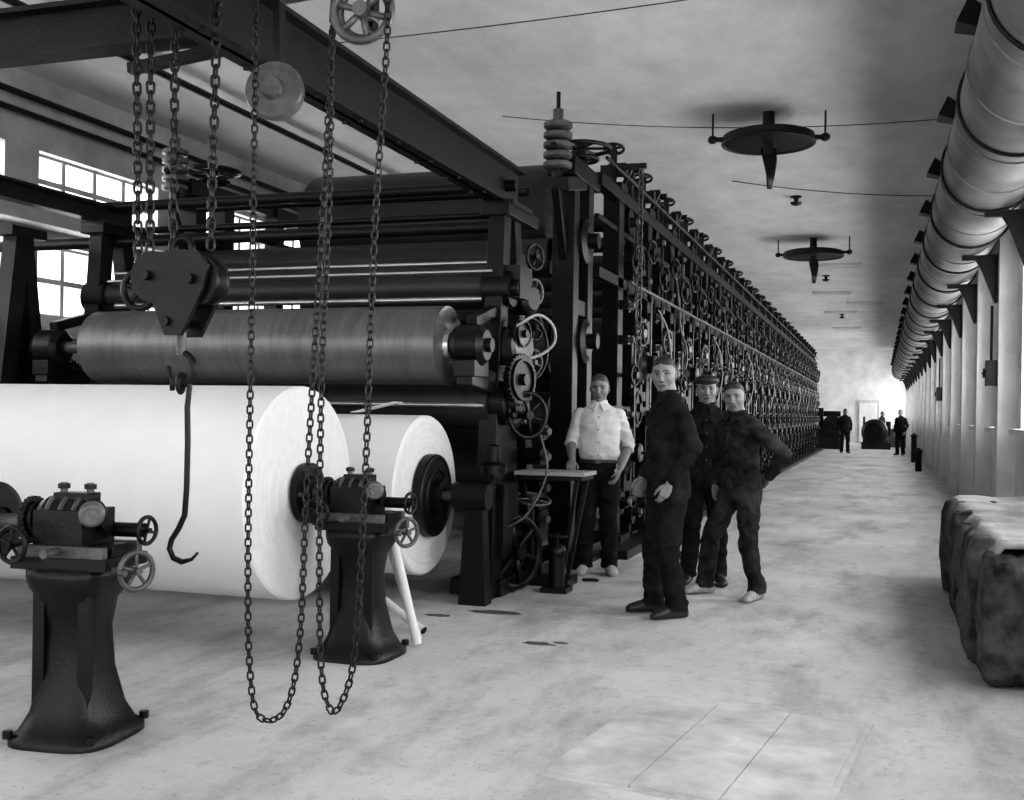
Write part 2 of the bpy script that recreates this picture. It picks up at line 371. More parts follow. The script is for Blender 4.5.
def chain(name,pts,pitch,w,r,parent,m=CHAIN):
    pts=[V(p) for p in pts]; P=[]
    for i in range(len(pts)-1):
        p0=pts[max(i-1,0)];p1=pts[i];p2=pts[i+1];p3=pts[min(i+2,len(pts)-1)]
        for k in range(24):
            t=k/24; P.append(.5*((2*p1)+(p2-p0)*t+(2*p0-5*p1+4*p2-p3)*t*t+(3*p1-p0-3*p2+p3)*t**3))
    P.append(pts[-1])
    S=[0]
    for a,c in zip(P,P[1:]): S.append(S[-1]+(c-a).length)
    b=MB(); n=int(S[-1]/pitch); j=0; L=pitch/2+r*1.0; loc=[]
    for q in range(6): an=-math.pi/2+math.pi*q/5; loc.append((L-w/2+w/2*math.cos(an),w/2*math.sin(an)))
    for q in range(6): an=math.pi/2+math.pi*q/5; loc.append((-(L-w/2)+w/2*math.cos(an),w/2*math.sin(an)))
    for i in range(n):
        s=(i+.5)*pitch
        while S[j+1]<s: j+=1
        t=(s-S[j])/max(1e-9,S[j+1]-S[j]); c=P[j].lerp(P[j+1],t); d=(P[j+1]-P[j]).normalized()
        A=V((0,1,0)); A=(A-d*A.dot(d)).normalized(); B=A.cross(d).normalized()
        side=(A+B).normalized() if i%2 else (A-B).normalized()
        side=(side+B*.25*(1 if side.dot(B)>0 else -1)).normalized()
        b.tube([c+d*x+side*y for x,y in loc],r,0,5,True)
    return b.build(name,[m],parent)
HC=[(-2.43,3.9,3.4),(-2.426,3.9,3.0),(-2.426,3.9,2.0),(-2.426,3.9,.734),(-2.405,3.9,.25),(-2.355,3.9,.10),(-2.242,3.9,.15),(-2.184,3.9,.43),(-2.162,3.9,1.067),(-2.117,3.9,1.98),(-2.07,3.9,3.0),(-2.06,3.9,3.4)]
chain('hand_chain_long',HC,.030,.021,.0042,e)
HC2=[(-1.82,3.84,3.0),(-1.812,3.84,2.79),(-1.855,3.84,1.975),(-1.877,3.84,1.078),(-1.907,3.84,.45),(-1.954,3.84,.235),(-2.015,3.84,.19),(-2.06,3.84,.44),(-2.072,3.84,1.39),(-2.05,3.84,2.18),(-2.045,3.84,2.9),(-2.0,3.84,3.0)]
chain('hand_chain_short',HC2,.030,.021,.0042,e)
lc=[((-3.17,4.1,3.4),(-3.13,4.1,1.95)),((-3.09,4.1,3.4),(-3.07,4.1,2.0)),((-2.96,4.1,3.4),(-2.95,4.1,2.02)),((-2.74,4.1,3.4),(-2.76,4.1,2.0))]
for i,(a,c) in enumerate(lc): chain('load_chain_%d'%(i+1),[a,c],.044,.029,.0066,e)
b=MB()
for y in(4.03,4.17):
    vs=[];o=[(-.17,.12),(-.13,.16),(.12,.16),(.17,.10),(.15,0),(.04,-.2),(-.04,-.2),(-.12,-.02)]
    X=-2.89;Z=1.86
    for yy in(y-.012,y+.012): vs+=[(X+p,yy,Z+q) for p,q in o]
    n=8; b.add(vs,[tuple(range(n)),tuple(range(n,2*n))[::-1]]+[(i,i+n,(i+1)%n+n,(i+1)%n) for i in range(n)],0)
for x,z,r in((-3.02,1.92,.10),(-2.80,1.90,.095)):
    b.lathe((x,4.05,z),(0,1,0),[(0,0),(0,r+.012),(.02,r+.012),(.04,r-.012),(.06,r-.012),(.08,r+.012),(.1,r+.012),(.1,0)],0,28)
    b.cyl((x,3.99,z),(x,4.21,z),.022,m=0)
b.wheel((-3.12,4.1,1.87),(0,1,0),.085,.016,5,0)
b.cyl((-2.92,4.0,1.72),(-2.92,4.2,1.72),.02,m=0); b.cyl((-2.9,4.1,1.68),(-2.9,4.1,1.58),.022,m=1)
b.torus((-2.9,4.1,2.04),(0,1,0),.05,.014,0); b.box((-2.9,4.1,2.0),(.1,.12,.06),0)
b.build('hook_block',[IRON,GREY],e)
b=MB(); c=V((-2.9,4.1,1.52)); pts=[c+V((0,0,.1))]
for i in range(15):
    a=math.radians(90-i*20); pts.append(c+V((math.cos(a)*.065,0,math.sin(a)*.07)))
b.tube(pts,[.014]*4+[.018]*8+[.012]*4,0,10); b.torus(c+V((0,0,-.065)),(1,.3,0),.04,.011,0)
b.build('swivel_hook',[IRON2],e)
b=MB(); c=V((-2.9,4.1,1.44)); pts=[]
for i in range(9):
    a=math.radians(200-i*25); pts.append(c+V((math.cos(a)*.045,0,math.sin(a)*.05)))
pts+= [V((-2.865,4.1,1.35)),V((-2.86,4.1,1.2)),V((-2.862,4.1,1.0)),V((-2.87,4.1,.88)),V((-2.90,4.1,.82)),V((-2.935,4.1,.77)),V((-2.945,4.1,.73)),V((-2.925,4.1,.69)),V((-2.88,4.1,.675)),V((-2.83,4.1,.69)),V((-2.80,4.1,.72))]
b.tube(pts,[.012]*9+[.013]*9+[.008,.005],0,10); b.build('long_hook',[IRON2],e)
# ---------------------------------------------------------------- calender / reel-up section
e=empty('calender_stack')
b=MB()
for X in(-2.8,-6.5):
    b.bar((X,7.78,.0),(X,8.02,2.95),.18,.16,0,.16,.13); b.bar((X,8.8,0),(X,8.25,2.95),.18,.16,0,.14,.12)
    b.box((X,8.25,2.9),(.24,.75,.10)); b.box((X,8.28,.06),(.4,1.4,.12)); b.box((X,8.25,1.3),(.12,.55,.10)); b.box((X,8.2,2.2),(.12,.45,.10))
    b.box((X,8.1,1.0),(.10,.5,.9))
    b.bar((X,7.95,1.55),(X+.0,7.3,1.62),.12,.16); b.lathe((X-.12,7.43,1.83),(1,0,0),[(0,.0),(0,.13),(.04,.15),(.2,.15),(.24,.11),(.24,.05),(.28,.05),(.28,0)],0,28)
    b.box((X,7.43,1.66),(.16,.3,.12)); b.bar((X,7.43,2.0),(X,8.0,2.15),.08,.08)
    b.lathe((X-.1,8.0,2.3),(1,0,0),[(0,0),(0,.14),(.22,.14),(.22,.08),(.28,.08),(.28,0)],0,24)
    b.lathe((X-.1,7.95,1.42),(1,0,0),[(0,0),(0,.17),(.22,.17),(.24,.10),(.3,.10),(.3,0)],0,24)
b.build('a_frames',[IRON],e,bevel=.006)
b=MB(); b.cyl((-6.02,7.43,1.83),(-2.98,7.43,1.83),.287,m=0,seg=64,mc=1)
b.lathe((-2.98,7.43,1.83),(1,0,0),[(0.004,.285),(.004,.26),(-.012,.24),(-.012,.12),(.03,.1),(.03,.07)],1,48)
b.build('steel_roll',[ROLLST,STEEL],e)
b=MB(); b.cyl((-6.7,7.43,1.83),(-2.72,7.43,1.83),.05,m=0); b.build('roll_journal',[GREY],e)
b=MB()
for y,z,r in((8.0,2.32,.10),(7.95,1.42,.2),(8.5,1.55,.24),(8.5,.8,.28)): b.cyl((-6.5,y,z),(-2.8,y,z),r,m=0,seg=36)
b.cyl((-6.5,8.9,2.55),(-2.9,8.9,2.55),.15,m=0,seg=36)
b.build('lower_rolls',[DUSK],e)
b=MB()
b.cyl((-6.6,8.1,3.11),(-2.7,8.1,3.11),.045,m=0); b.cyl((-8.5,8.1,2.80),(-2.8,8.1,2.80),.05,m=0)
b.cyl((-6.5,8.3,2.93),(-2.8,8.3,2.93),.03,m=0)
b.cyl((-6.2,9.0,3.25),(-2.9,9.0,3.25),.04,m=0); b.cyl((-6.5,7.9,2.05),(-2.8,7.9,2.05),.03,m=0)
b.build('tie_bars',[IRON],e)
b=MB()
b.cyl((-6.3,7.95,2.50),(-2.8,7.95,2.50),.014,m=0); b.cyl((-6.3,7.95,2.22),(-2.8,7.95,2.22),.022,m=0); b.cyl((-6.3,7.85,2.42),(-2.8,7.85,2.42),.012,m=0)
b.cyl((-6.3,7.7,1.40),(-2.8,7.7,1.40),.018,m=0)
b.build('bright_rods',[STEEL],e)
b=MB(); ax=(.75,-.6,0)
b.wheel((-2.55,8.0,1.33),ax,.17,.017,6,0,handle=True); b.cyl((-2.55,8.0,1.33),(-2.8,8.15,1.33),.03,m=0)
b.gear((-2.60,7.95,1.60),(1,-.25,0),.20,.05,30,0); b.torus((-2.57,7.95,1.60),(1,-.25,0),.15,.012,2)
b.gear((-2.62,8.0,1.95),(1,-.2,0),.13,.05,24,0)
b.lathe((-2.72,8.05,1.86),(1,-.3,0),[(0,.15),(.12,.15),(.14,.12),(.14,0)],2,24); b.lathe((-2.72,8.3,2.25),(1,-.3,0),[(0,.13),(.1,.13),(.13,.09),(.13,0)],0,24)
b.box((-2.68,8.1,2.35),(.14,.3,.25),0)
b.wheel((-2.58,7.85,.30),(1,-.45,0),.26,.03,6,0); b.gear((-2.66,7.88,.30),(1,-.45,0),.2,.05,30,0)
b.box((-2.72,7.75,.55),(.26,.34,.55),0); b.lathe((-2.95,7.5,.76),(1,0,0),[(0,.07),(.05,.09),(.3,.09),(.33,.05)],0,24)
b.box((-2.7,7.55,.4),(.14,.2,.8),0)
b.cyl((-2.8,7.15,.76),(-2.55,7.15,.76),.09,m=0,seg=24); b.bar((-2.68,7.25,.0),(-2.66,7.2,.76),.14,.20,0,.12,.12)
b.lathe((-2.68,7.6,.9),(0,0,1),[(0,.1),(.06,.1),(.09,.05),(.2,.05),(.22,0)],0,20)
b.cyl((-2.3,8.0,0),(-2.3,8.0,.28),.06,m=0); b.box((-2.3,8.0,.02),(.2,.2,.04),0); b.ball((-2.3,8.0,.3),.07,0); b.wheel((-2.3,8.0,.42),(0,0,1),.07,.01,4,0)
b.cyl((-2.3,8.0,.3),(-2.3,8.0,.42),.012,m=0)
b.wheel((-2.55,8.15,.68),(.2,-.2,1),.14,.013,5,2); b.cyl((-2.55,8.15,.1),(-2.55,8.15,.68),.02,m=0)
for i in range(4): b.wheel((-2.62,8.35,1.75+.28*i),(1,-.4,0),.10,.014,4,0 if i%2 else 2)
b.torus((-2.6,8.2,1.85),(1,-.3,0),.24,.014,0)
for z in(.5,.75,1.0,1.2): b.cyl((-2.7,8.5,z),(-2.55,8.45,z),.07,m=0); b.cyl((-2.55,8.45,z),(-2.5,8.43,z),.03,m=2)
b.build('gears_and_handwheels',[IRON,STEEL,GREY],e)
b=MB()
curvy(b,[(-2.62,7.9,2.0),(-2.5,8.05,2.10),(-2.42,8.2,2.03),(-2.42,8.25,1.9),(-2.5,8.15,1.8),(-2.6,8.05,1.76)],.012)
curvy(b,[(-2.5,8.15,1.2),(-2.42,8.1,.9),(-2.5,7.9,.6),(-2.6,7.7,.5)],.009,1)
b.build('air_hoses',[LIGHT,GREY],e)
b=MB(); b.box((-2.42,8.35,.88),(.56,.40,.03),0); b.box((-2.42,8.35,.85),(.52,.36,.04),1)
for sx,sy in((-.22,-.16),(.22,-.16),(-.22,.16),(.22,.16)): b.bar((-2.42+sx,8.35+sy,.86),(-2.45+sx*.5,8.35+sy*.5,.02),.03,.03,1)
b.box((-2.45,8.35,.03),(.36,.3,.06),1); b.build('inspection_tray',[LIGHT,IRON],e)
# press section
e=empty('press_section')
b=MB()
for X in(-2.65,-6.5):
    for y in(9.35,9.85): b.box((X,y,1.78),(.20,.17,3.56)); b.box((X,y,.08),(.4,.36,.16))
    b.box((X,9.6,3.5),(.26,.9,.16)); b.box((X,9.6,2.3),(.16,.5,.14)); b.box((X,9.6,1.1),(.16,.5,.14))
    b.bar((X+.05,9.0,3.30),(X+.05,9.6,3.42),.14,.12); b.bar((X,9.0,3.28),(X,9.35,2.6),.07,.07)
    b.lathe((X,9.05,3.36),(0,0,1),[(0,.05),(.06,.05)],0)
    for i in range(5):
        b.lathe((X,9.05,3.44+.085*i),(0,0,1),[(0,.04),(.0,.10),(.015,.125),(.05,.125),(.065,.10),(.065,.04)],1,24)
    b.cyl((X,9.05,3.3),(X,9.05,4.1),.018,m=0,seg=10); b.cyl((X,9.05,3.86),(X,9.05,3.95),.045,m=1)
    b.wheel((X+.05,9.6,3.74),(0,0,1),.27,.02,6,0); b.cyl((X+.05,9.6,3.5),(X+.05,9.6,3.8),.03,m=0); b.wheel((X+.05,9.6,3.64),(0,0,1),.16,.018,6,0)
    for z in(1.2,2.0,2.9):
        b.lathe((X-.12,9.6,z),(1,0,0),[(0,0),(0,.2),(.25,.2),(.28,.14),(.28,.07),(.36,.07),(.36,0)],0,24)
    b.bar((X,9.35,3.5),(X,8.9,3.62),.05,.05)
b.build('press_frames',[IRON,GREY],e,bevel=.006)
b=MB(); b.cyl((-5.5,10.2,3.2),(-2.95,10.2,3.2),.54,m=1,seg=56); b.cyl((-6.4,9.6,1.95),(-2.8,9.6,1.95),.3,m=0,seg=40)
b.cyl((-6.4,9.6,1.2),(-2.8,9.6,1.2),.34,m=0,seg=40); b.cyl((-6.4,9.4,2.75),(-2.8,9.4,2.75),.16,m=0,seg=30)
b.build('press_rolls',[DUSK,DRUM],e)
# ---------------------------------------------------------------- dryer section
dry=empty('paper_machine_dryer_section')
P=1.45; NU=25; YS=10.9; xs=-2.6
def unit(var):
    rnd=random.Random(var); b=MB(); ex=(1,0,0)
    b.box((xs,0,1.8),(.16,.15,3.6)); b.box((xs+.08,0,1.8),(.03,.22,3.6)); b.box((xs,0,.07),(.36,.42,.14)); b.box((xs,0,3.63),(.24,.3,.08))
    b.box((xs+.02,.72,1.7),(.10,.10,3.4)); b.box((xs,.72,.05),(.24,.26,.1)); b.box((xs,.36,1.9),(.05,.06,3.2)); b.box((xs,1.1,1.9),(.05,.06,3.2))
    b.box((xs+.16,.42,2.0),(.012,.07,2.6),3 if var==2 else 0); b.box((xs+.17,1.2,1.6),(.012,.06,2.2),3 if var==0 else 0)
    b.bar((xs,.05,2.7),(xs,.72,3.5),.05,.06); b.bar((xs,1.40,2.7),(xs,.72,3.5),.05,.06)
    b.bar((xs+.03,.05,.3),(xs+.03,.72,1.2),.04,.06); b.bar((xs+.03,1.4,1.3),(xs+.03,.75,2.5),.04,.06)
    for y,z,R in((.36,.95,.25),(1.09,1.9,.25)):
        b.lathe((xs,y,z),ex,[(0,R+.08),(.05,R+.08),(.05,R),(.1,R-.03),(.12,R-.1),(.17,.1),(.24,.1)],0,28)
        b.lathe((xs+.24,y,z),ex,[(0,.10),(.02,.085),(.02,0)],3,20)
        for i in range(6):
            a=i*math.pi/3+.2; b.cyl((xs+.1,y+math.cos(a)*(R-.04),z+math.sin(a)*(R-.04)),(xs+.13,y+math.cos(a)*(R-.04),z+math.sin(a)*(R-.04)),.016,m=3,seg=6)
        b.box((xs+.05,y,z-.35),(.12,.3,.1)); b.box((xs+.05,y,z-.28),(.08,.12,.2))
    b.gear((xs+.1,.75,1.42),ex,.22,.05,24,0)
    curvy(b,[(xs+.24,.36,.95),(xs+.32,.36,.93),(xs+.33,.44,.75),(xs+.3,.5,.5),(xs+.28,.5,.05)],.016,0)
    if var==1:
        curvy(b,[(xs+.24,1.09,1.9),(xs+.33,1.09,1.92),(xs+.34,1.12,2.15),(xs+.28,1.02,2.4),(xs+.24,.98,2.9),(xs+.16,.95,3.4)],.014,3)
        curvy(b,[(xs+.18,.1,2.55),(xs+.28,.2,2.3),(xs+.3,.3,1.9),(xs+.22,.25,1.5)],.010,4)
    for y,z,R,m in((.22,2.92,.15,0),(.95,3.12,.12,0),(.5,2.2,.13,3),(1.2,1.25,.12,0),(.15,1.75,.10,0)):
        b.wheel((xs+.22,y,z),(1,-.2,0),R,.016,5,m,hub=R*.35); b.cyl((xs,y,z),(xs+.22,y,z),.022,m=0,seg=8)
    for y,z,R in((.42,3.36,.11),(1.1,2.82,.13),(1.1,.38,.14),(.4,2.55,.11),(.75,.3,.10),(.2,.45,.1),(.8,2.35,.10)):
        b.lathe((xs-.04,y,z),ex,[(0,R+.03),(.14,R+.03),(.14,R*.5),(.2,R*.45),(.2,0)],0,20); b.lathe((xs+.16,y,z),ex,[(0,.03),(.03,.03),(.03,0)],2,10)
    for z in(1.35,2.1,2.45): b.box((xs+.14,0,z),(.1,.14,.09),0); b.cyl((xs+.18,0,z),(xs+.24,0,z),.03,m=3,seg=10)
    b.box((xs,.72,3.66),(.09,.09,.58)); b.lathe((xs-.06,.72,3.97),ex,[(0,0),(0,.08),(.12,.08),(.12,.03),(.2,.03),(.2,0)],0,18)
    b.cyl((xs,0,3.6),(xs,0,4.06),.035,m=0,seg=8); b.wheel((xs,0,4.04),(0,.3,1),.10,.016,4,0); b.box((xs+.05,.0,3.82),(.18,.12,.12))
    b.bar((xs-.02,.3,3.6),(xs+.12,.36,3.95),.04,.04); b.cyl((xs,1.1,3.5),(xs,1.1,3.86),.035,m=0,seg=8); b.ball((xs,1.1,3.88),.06,0,10)
    b.box((-6.5,0,1.8),(.16,.15,3.6)); b.box((-6.5,.72,1.7),(.09,.09,3.4))
    return b.mesh('dryer_frame_unit',[IRON,DRUM,STEEL,GREY,LIGHT])
def rolls():
    b=MB()
    for y,z in((.36,.95),(1.09,1.9)):
        b.cyl((-6.35,y,z),(-2.75,y,z),.52,m=0,seg=40,mc=1); b.torus((-2.74,y,z),(1,0,0),.5,.02,1,32,6)
    for y,z,r in((.42,3.36,.09),(1.1,2.82,.09),(1.1,.38,.1),(.4,2.55,.08)): b.cyl((-6.35,y,z),(-2.7,y,z),r,m=1,seg=20)
    return b.mesh('dryer_rolls_unit',[DRUM,DUSK])
us=[unit(i) for i in range(3)]; rm=rolls()
for i in range(NU):
    for nm,me in(('frame_%d'%(i+1),us[i%3]),('rolls_%d'%(i+1),rm)):
        o=bpy.data.objects.new(nm,me); scene.collection.objects.link(o); o.parent=dry; o.location=(0,YS+i*P,0)
b=MB(); ye=YS+NU*P
for z,w,h in((3.55,.10,.12),(2.68,.07,.10),(1.38,.08,.10),(.42,.08,.10),(3.2,.04,.05)):
    b.bar((xs+.06,10.0,z),(xs+.06,ye,z),w,h); b.bar((-6.5,10.0,z),(-6.5,ye,z),w,h)
b.cyl((xs+.3,10.4,2.62),(xs+.3,ye,2.62),.018,m=1,seg=8); b.cyl((xs+.15,10,3.74),(xs+.15,ye,3.74),.018,m=0,seg=8)
b.box((xs+.15,(10+ye)/2,.04),(.5,ye-10,.08))
b.build('longitudinal_rails',[IRON,GREY],dry)
chain('felt_chain',[(-2.25,10.6,3.75),(-2.25,10.6,1.9)],.06,.045,.008,dry,GREY)
b=MB(); b.bar((-2.6,10.6,3.78),(-2.2,10.6,3.78),.05,.05); b.box((-2.6,10.6,3.7),(.1,.1,.2)); b.build('chain_arm',[IRON],dry)
# ---------------------------------------------------------------- people
def remesh(mb,name,mats,vox,smooth=4):
    me=mb.mesh(name+'_raw',[]); o=bpy.data.objects.new(name+'_raw',me); scene.collection.objects.link(o)
    r=o.modifiers.new('r','REMESH'); r.mode='VOXEL'; r.voxel_size=vox
    s=o.modifiers.new('s','SMOOTH'); s.iterations=smooth; s.factor=.5
    dg=bpy.context.evaluated_depsgraph_get(); nm=bpy.data.meshes.new_from_object(o.evaluated_get(dg))
    bpy.data.objects.remove(o); nm.name=name; nm.materials.clear()
    for q in mats: nm.materials.append(q)
    return nm
def limb(b,pts,rs,seg=16):
    pts=[V(p) for p in pts]; P=[];R=[]
    for i in range(len(pts)-1):
        for k in range(4):
            t=k/4; P.append(pts[i].lerp(pts[i+1],t)); R.append(rs[i]*(1-t)+rs[i+1]*t)
    P.append(pts[-1]);R.append(rs[-1]); b.tube(P,R,0,seg)
    b.ball(P[0],R[0],0,12); b.ball(P[-1],R[-1]*.98,0,12)
def sdist(P,a,c):
    a=np.array(a);c=np.array(c);d=c-a; t=np.clip(((P-a)@d)/(d@d),0,1); return np.linalg.norm(P-(a+t[:,None]*d),axis=1),t
def hand(parent,name,wrist,dirv,palm_n,side,curl=.5):
    d=V(dirv).normalized(); n=V(palm_n); n=(n-d*n.dot(d)).normalized(); t=d.cross(n).normalized()
    if t.dot(V(side))<0: t=-t
    w=V(wrist); b=MB()
    b.loft([(w-d*.03,t*.025,n*.020),(w+d*.01,t*.028,n*.019),(w+d*.04,t*.038,n*.018),(w+d*.075,t*.043,n*.016),(w+d*.095,t*.040,n*.013)],0,16)
    for off,L,ex in((.031,.070,0),(.011,.080,.1),(-.010,.074,.15),(-.030,.058,.25)):
        p=w+d*.088+t*off; a=curl*.6+ex*.3; P=[p-d*.02,p]; q=V(p)
        for k,f in enumerate((.45,.32,.23)):
            dd=d*math.cos(a)+n*math.sin(a); q=q+dd*L*f; P.append(V(q)); a+=curl*.9
        rs=[.0095,.0095,.009,.0085,.007]; b.tube(P,rs,0,10); b.ball(P[-1],.007,0,8)
    p=w+d*.02+t*.024; Q=[p,w+d*.045+t*.045+n*.012,w+d*.075+t*.056+n*.022,w+d*.10+t*.056+n*.032]
    b.tube(Q,[.015,.012,.010,.008],0,10); b.ball(Q[-1],.008,0,8)
    nm=remesh(b,name,[SKIN],.0038,2)
    for p in nm.polygons: p.use_smooth=True
    o=bpy.data.objects.new(name,nm); scene.collection.objects.link(o); o.parent=parent
def head(parent,c,yaw,pitch,roll,hair,cap=False):
    b=MB(); nu,nv=110,80; vs=[]
    G=lambda v,c,s: math.exp(-((v-c)/s)**2)
    for i in range(nv+1):
        th=math.pi*i/nv
        for k in range(nu):
            ph=2*math.pi*k/nu; dx,dy,dz=math.sin(th)*math.cos(ph),math.sin(th)*math.sin(ph),math.cos(th)
            x,y,z=math.copysign(abs(dx)**.88,dx)*.076,dy*.094,math.copysign(abs(dz)**.92,dz)*.117
            if z<-.01:
                q=min(1,(-z-.01)/.107); x*=1-.24*q**1.3
                if y>0: y*=1-.45*q
            if dy<0:
                y*=.93
                y-=.012*G(x,0,.028)*G(z,-.098,.018)
                y-=.0085*G(x,0,.055)*G(z,.030,.011)
                for s in(-1,1):
                    y+=.016*G(x,s*.031,.017)*G(z,.008,.014)
                    y-=.008*G(x,s*.046,.016)*G(z,-.022,.016)
                    y-=.010*G(x,s*.011,.006)*G(z,-.034,.008)
                    y+=.007*G(x,s*.038,.012)*G(z,-.060,.022)
                if -.050<z<.03:
                    t=(.03-z)/.065
                    h=(.004+.024*min(1,t)) if z>-.035 else (.028*max(0,(z+.050)/.015))
                    y-=h*math.exp(-(x/(.0085+.004*min(1,t)))**2)
                y-=.007*G(x,0,.024)*G(z,-.0605,.0055)+.007*G(x,0,.020)*G(z,-.074,.006)
            vs.append(V((x,y,z)))
    fs=[];m=[]
    def hl(p):
        if p.y<-.03: line=.074-abs(p.x)*.25+noise.noise(V((p.x*90,0,1)))*.006
        elif p.y<.02: line=.060-(p.y+.03)/.05*.05
        else: line=-.035-.2*(p.y-.02)
        return p.z-line
    disp=[V(p) for p in vs]
    for j,p in enumerate(vs):
        h=hl(p)
        if h>0: disp[j]=p*(1+min(.085,h*2.2)+.03*noise.noise(p*50))
    for i in range(nv):
        for k in range(nu):
            f=(i*nu+k,(i+1)*nu+k,(i+1)*nu+(k+1)%nu,i*nu+(k+1)%nu); c0=sum((vs[q] for q in f),V())/4
            mi=0
            if hl(c0)>0: mi=1
            elif c0.y<-.03:
                ax=abs(c0.x)
                if abs(c0.z+.0670)<.0022 and ax<.024: mi=2
                elif abs(c0.z+.067)<.010 and ax<.020: mi=3
                elif abs(c0.z+.044)<.003 and .004<ax<.012: mi=2
            fs.append(f);m.append(mi)
    b.v=[tuple(p) for p in disp]; b.f=[list(f) for f in fs]; b.m=m; b.s=[True]*len(fs)
    for s in(-1,1):
        R=Matrix.Rotation(.3*s,3,'Z')@Matrix.Rotation(-.2,3,'X')
        b.ball((s*.076,.010,-.004),(.008,.018,.031),0,12,R); b.ball((s*.081,.007,-.002),(.005,.010,.018),3,10,R)
        b.ball((s*.031,-.0625,.007),(.0135,.0115,.0085),4,14); b.ball((s*.031,-.0690,.007),(.0068,.0062,.0068),2,12)
        b.tube([(s*.016,-.070,.006),(s*.023,-.0745,.0125),(s*.031,-.0755,.0145),(s*.040,-.0715,.0125),(s*.047,-.063,.006)],.0030,2,6)
        b.tube([(s*.013,-.0900,.024),(s*.022,-.0900,.030),(s*.034,-.0855,.0325),(s*.048,-.0745,.028)],[.003,.004,.0038,.002],2,6)
    if cap:
        b.ball((0,.008,.078),(.098,.118,.046),1,28); b.lathe((0,.0,.050),(0,0,1),[(0,.084),(.03,.092)],1,28)
        b.ball((0,-.092,.054),(.058,.045,.008),1,16,Matrix.Rotation(.25,3,'X'))
    o=b.build('head',[SKIN,hair,FEAT,LIPS,EYEW],parent); o.location=c; o.rotation_mode='XYZ'
    o.rotation_euler=(pitch,roll,yaw); o.scale=(1.04,1.04,1.04)
def man(name,loc,H,heading,pose,top,bot,shoes,hair=HAIR,cap=False,rolled=False,tuck=False):
    e=empty(name,(loc[0],loc[1],0),math.radians(heading)); S=H/1.74; e.scale=(S,S,S)
    lean=V(pose.get('lean',(0,0,0))); hip=V(pose.get('hip',(0,0,0)))
    def off(z): return hip+lean*max(0,(z-.95)/.5)
    b=MB(); rings=[]
    if tuck: prof=[(.80,.10,.08,0),(.86,.168,.115,.01),(.93,.166,.118,.01),(.975,.158,.112,.0),(.995,.160,.115,0),(1.03,.182,.132,-.006),(1.09,.182,.134,-.008),(1.18,.180,.132,-.008),(1.28,.186,.130,-.004)]
    else: prof=[(.79,.10,.08,0),(.80,.192,.138,.005),(.86,.196,.140,.005),(.95,.186,.134,.0),(1.04,.176,.126,-.003),(1.12,.176,.126,-.006),(1.2,.182,.130,-.008),(1.29,.190,.132,-.004)]
    prof+= [(1.35,.192,.122,.004),(1.395,.184,.104,.012),(1.43,.158,.088,.015),(1.46,.118,.078,.016),(1.485,.080,.070,.010),(1.51,.064,.064,.004),(1.55,.060,.060,-.004),(1.61,.058,.060,-.014)]
    def front(z):
        for (z0,rx0,ry0,y0),(z1,rx1,ry1,y1) in zip(prof,prof[1:]):
            if z0<=z<=z1: t=(z-z0)/(z1-z0); return ry0+(ry1-ry0)*t-(y0+(y1-y0)*t), rx0+(rx1-rx0)*t
        return .1,.15
    for z,rx,ry,yo in prof: rings.append((off(z)+V((0,yo,z)),(rx,0,0),(0,ry,0)))
    b.loft(rings,0,32)
    arms=[]
    for s,side in((1,'l'),(-1,'r')):
        sh=off(1.43)+V((s*.165,.012,1.385)); el=V(pose['el_'+side]); wr=V(pose['wr_'+side])
        mid=sh.lerp(el,.5)
        if rolled:
            limb(b,[sh,mid,el,el.lerp(wr,.10)],[.064,.060,.056,.052]); limb(b,[el,el.lerp(wr,.4),wr],[.044,.041,.028])
            cf=el.lerp(wr,.11); b.torus(cf,wr-el,.045,.012,0,18,8)
        else:
            limb(b,[sh,mid,el],[.067,.062,.056]); limb(b,[el,el.lerp(wr,.5),el.lerp(wr,.93)],[.056,.051,.042])
        arms.append((sh,el,wr))
    legs=[]
    for s,side in((1,'l'),(-1,'r')):
        hp=hip+V((s*.090,.005,.87)); kn=V(pose['kn_'+side]); an=V(pose['an_'+side])
        limb(b,[hp,hp.lerp(kn,.5),kn],[.103,.092,.078]); limb(b,[kn,kn.lerp(an,.4),an+V((0,.0,.03))],[.078,.074,.069])
        b.loft([(an+V((0,.004,-.01)),(.072,0,0),(0,.078,0)),(an+V((0,0,.08)),(.069,0,0),(0,.072,0))],0,20)
        legs.append((hp,kn,an))
        R=Matrix.Rotation(pose.get('ft_'+side,0),3,'Z'); f=[]
        for y,w,h in((.085,.022,.03),(.065,.036,.045),(.0,.040,.055),(-.06,.043,.047),(-.12,.049,.036),(-.165,.045,.028),(-.19,.024,.018)):
            f.append((V((an.x,an.y,0))+R@V((0,y,h+.004)),R@V((w,0,0)),V((0,0,h))))
        b.loft(f,0,16)
    nm=remesh(b,'clothed_body',[top,bot,SKIN,shoes],.0080,4)
    n=len(nm.vertices); co=np.empty(n*3); nm.vertices.foreach_get('co',co); co=co.reshape(-1,3)
    no=np.array([v.normal[:] for v in nm.vertices])
    def classify(pc):
        mi=np.zeros(len(pc),int); armd=np.full(len(pc),9.); fore=np.zeros(len(pc)); fd=np.full(len(pc),9.)
        for sh,el,wr in arms:
            d1,_=sdist(pc,sh,el); d2,t2=sdist(pc,el,wr); armd=np.minimum(armd,np.minimum(d1-.064,d2-.05))
            sel=(d2<fd); fore=np.where(sel&(d2<d1),t2,np.where(sel,0,fore)); fd=np.minimum(fd,d2)
        dd,_=sdist(pc,off(.9)+V((0,0,.9)),off(1.4)+V((0,0,1.4))); bodyd=dd-.15
        for hp,kn,an in legs:
            d1,_=sdist(pc,hp,kn); d2,_=sdist(pc,kn,an); bodyd=np.minimum(bodyd,np.minimum(d1-.09,d2-.075))
        isarm=armd<bodyd
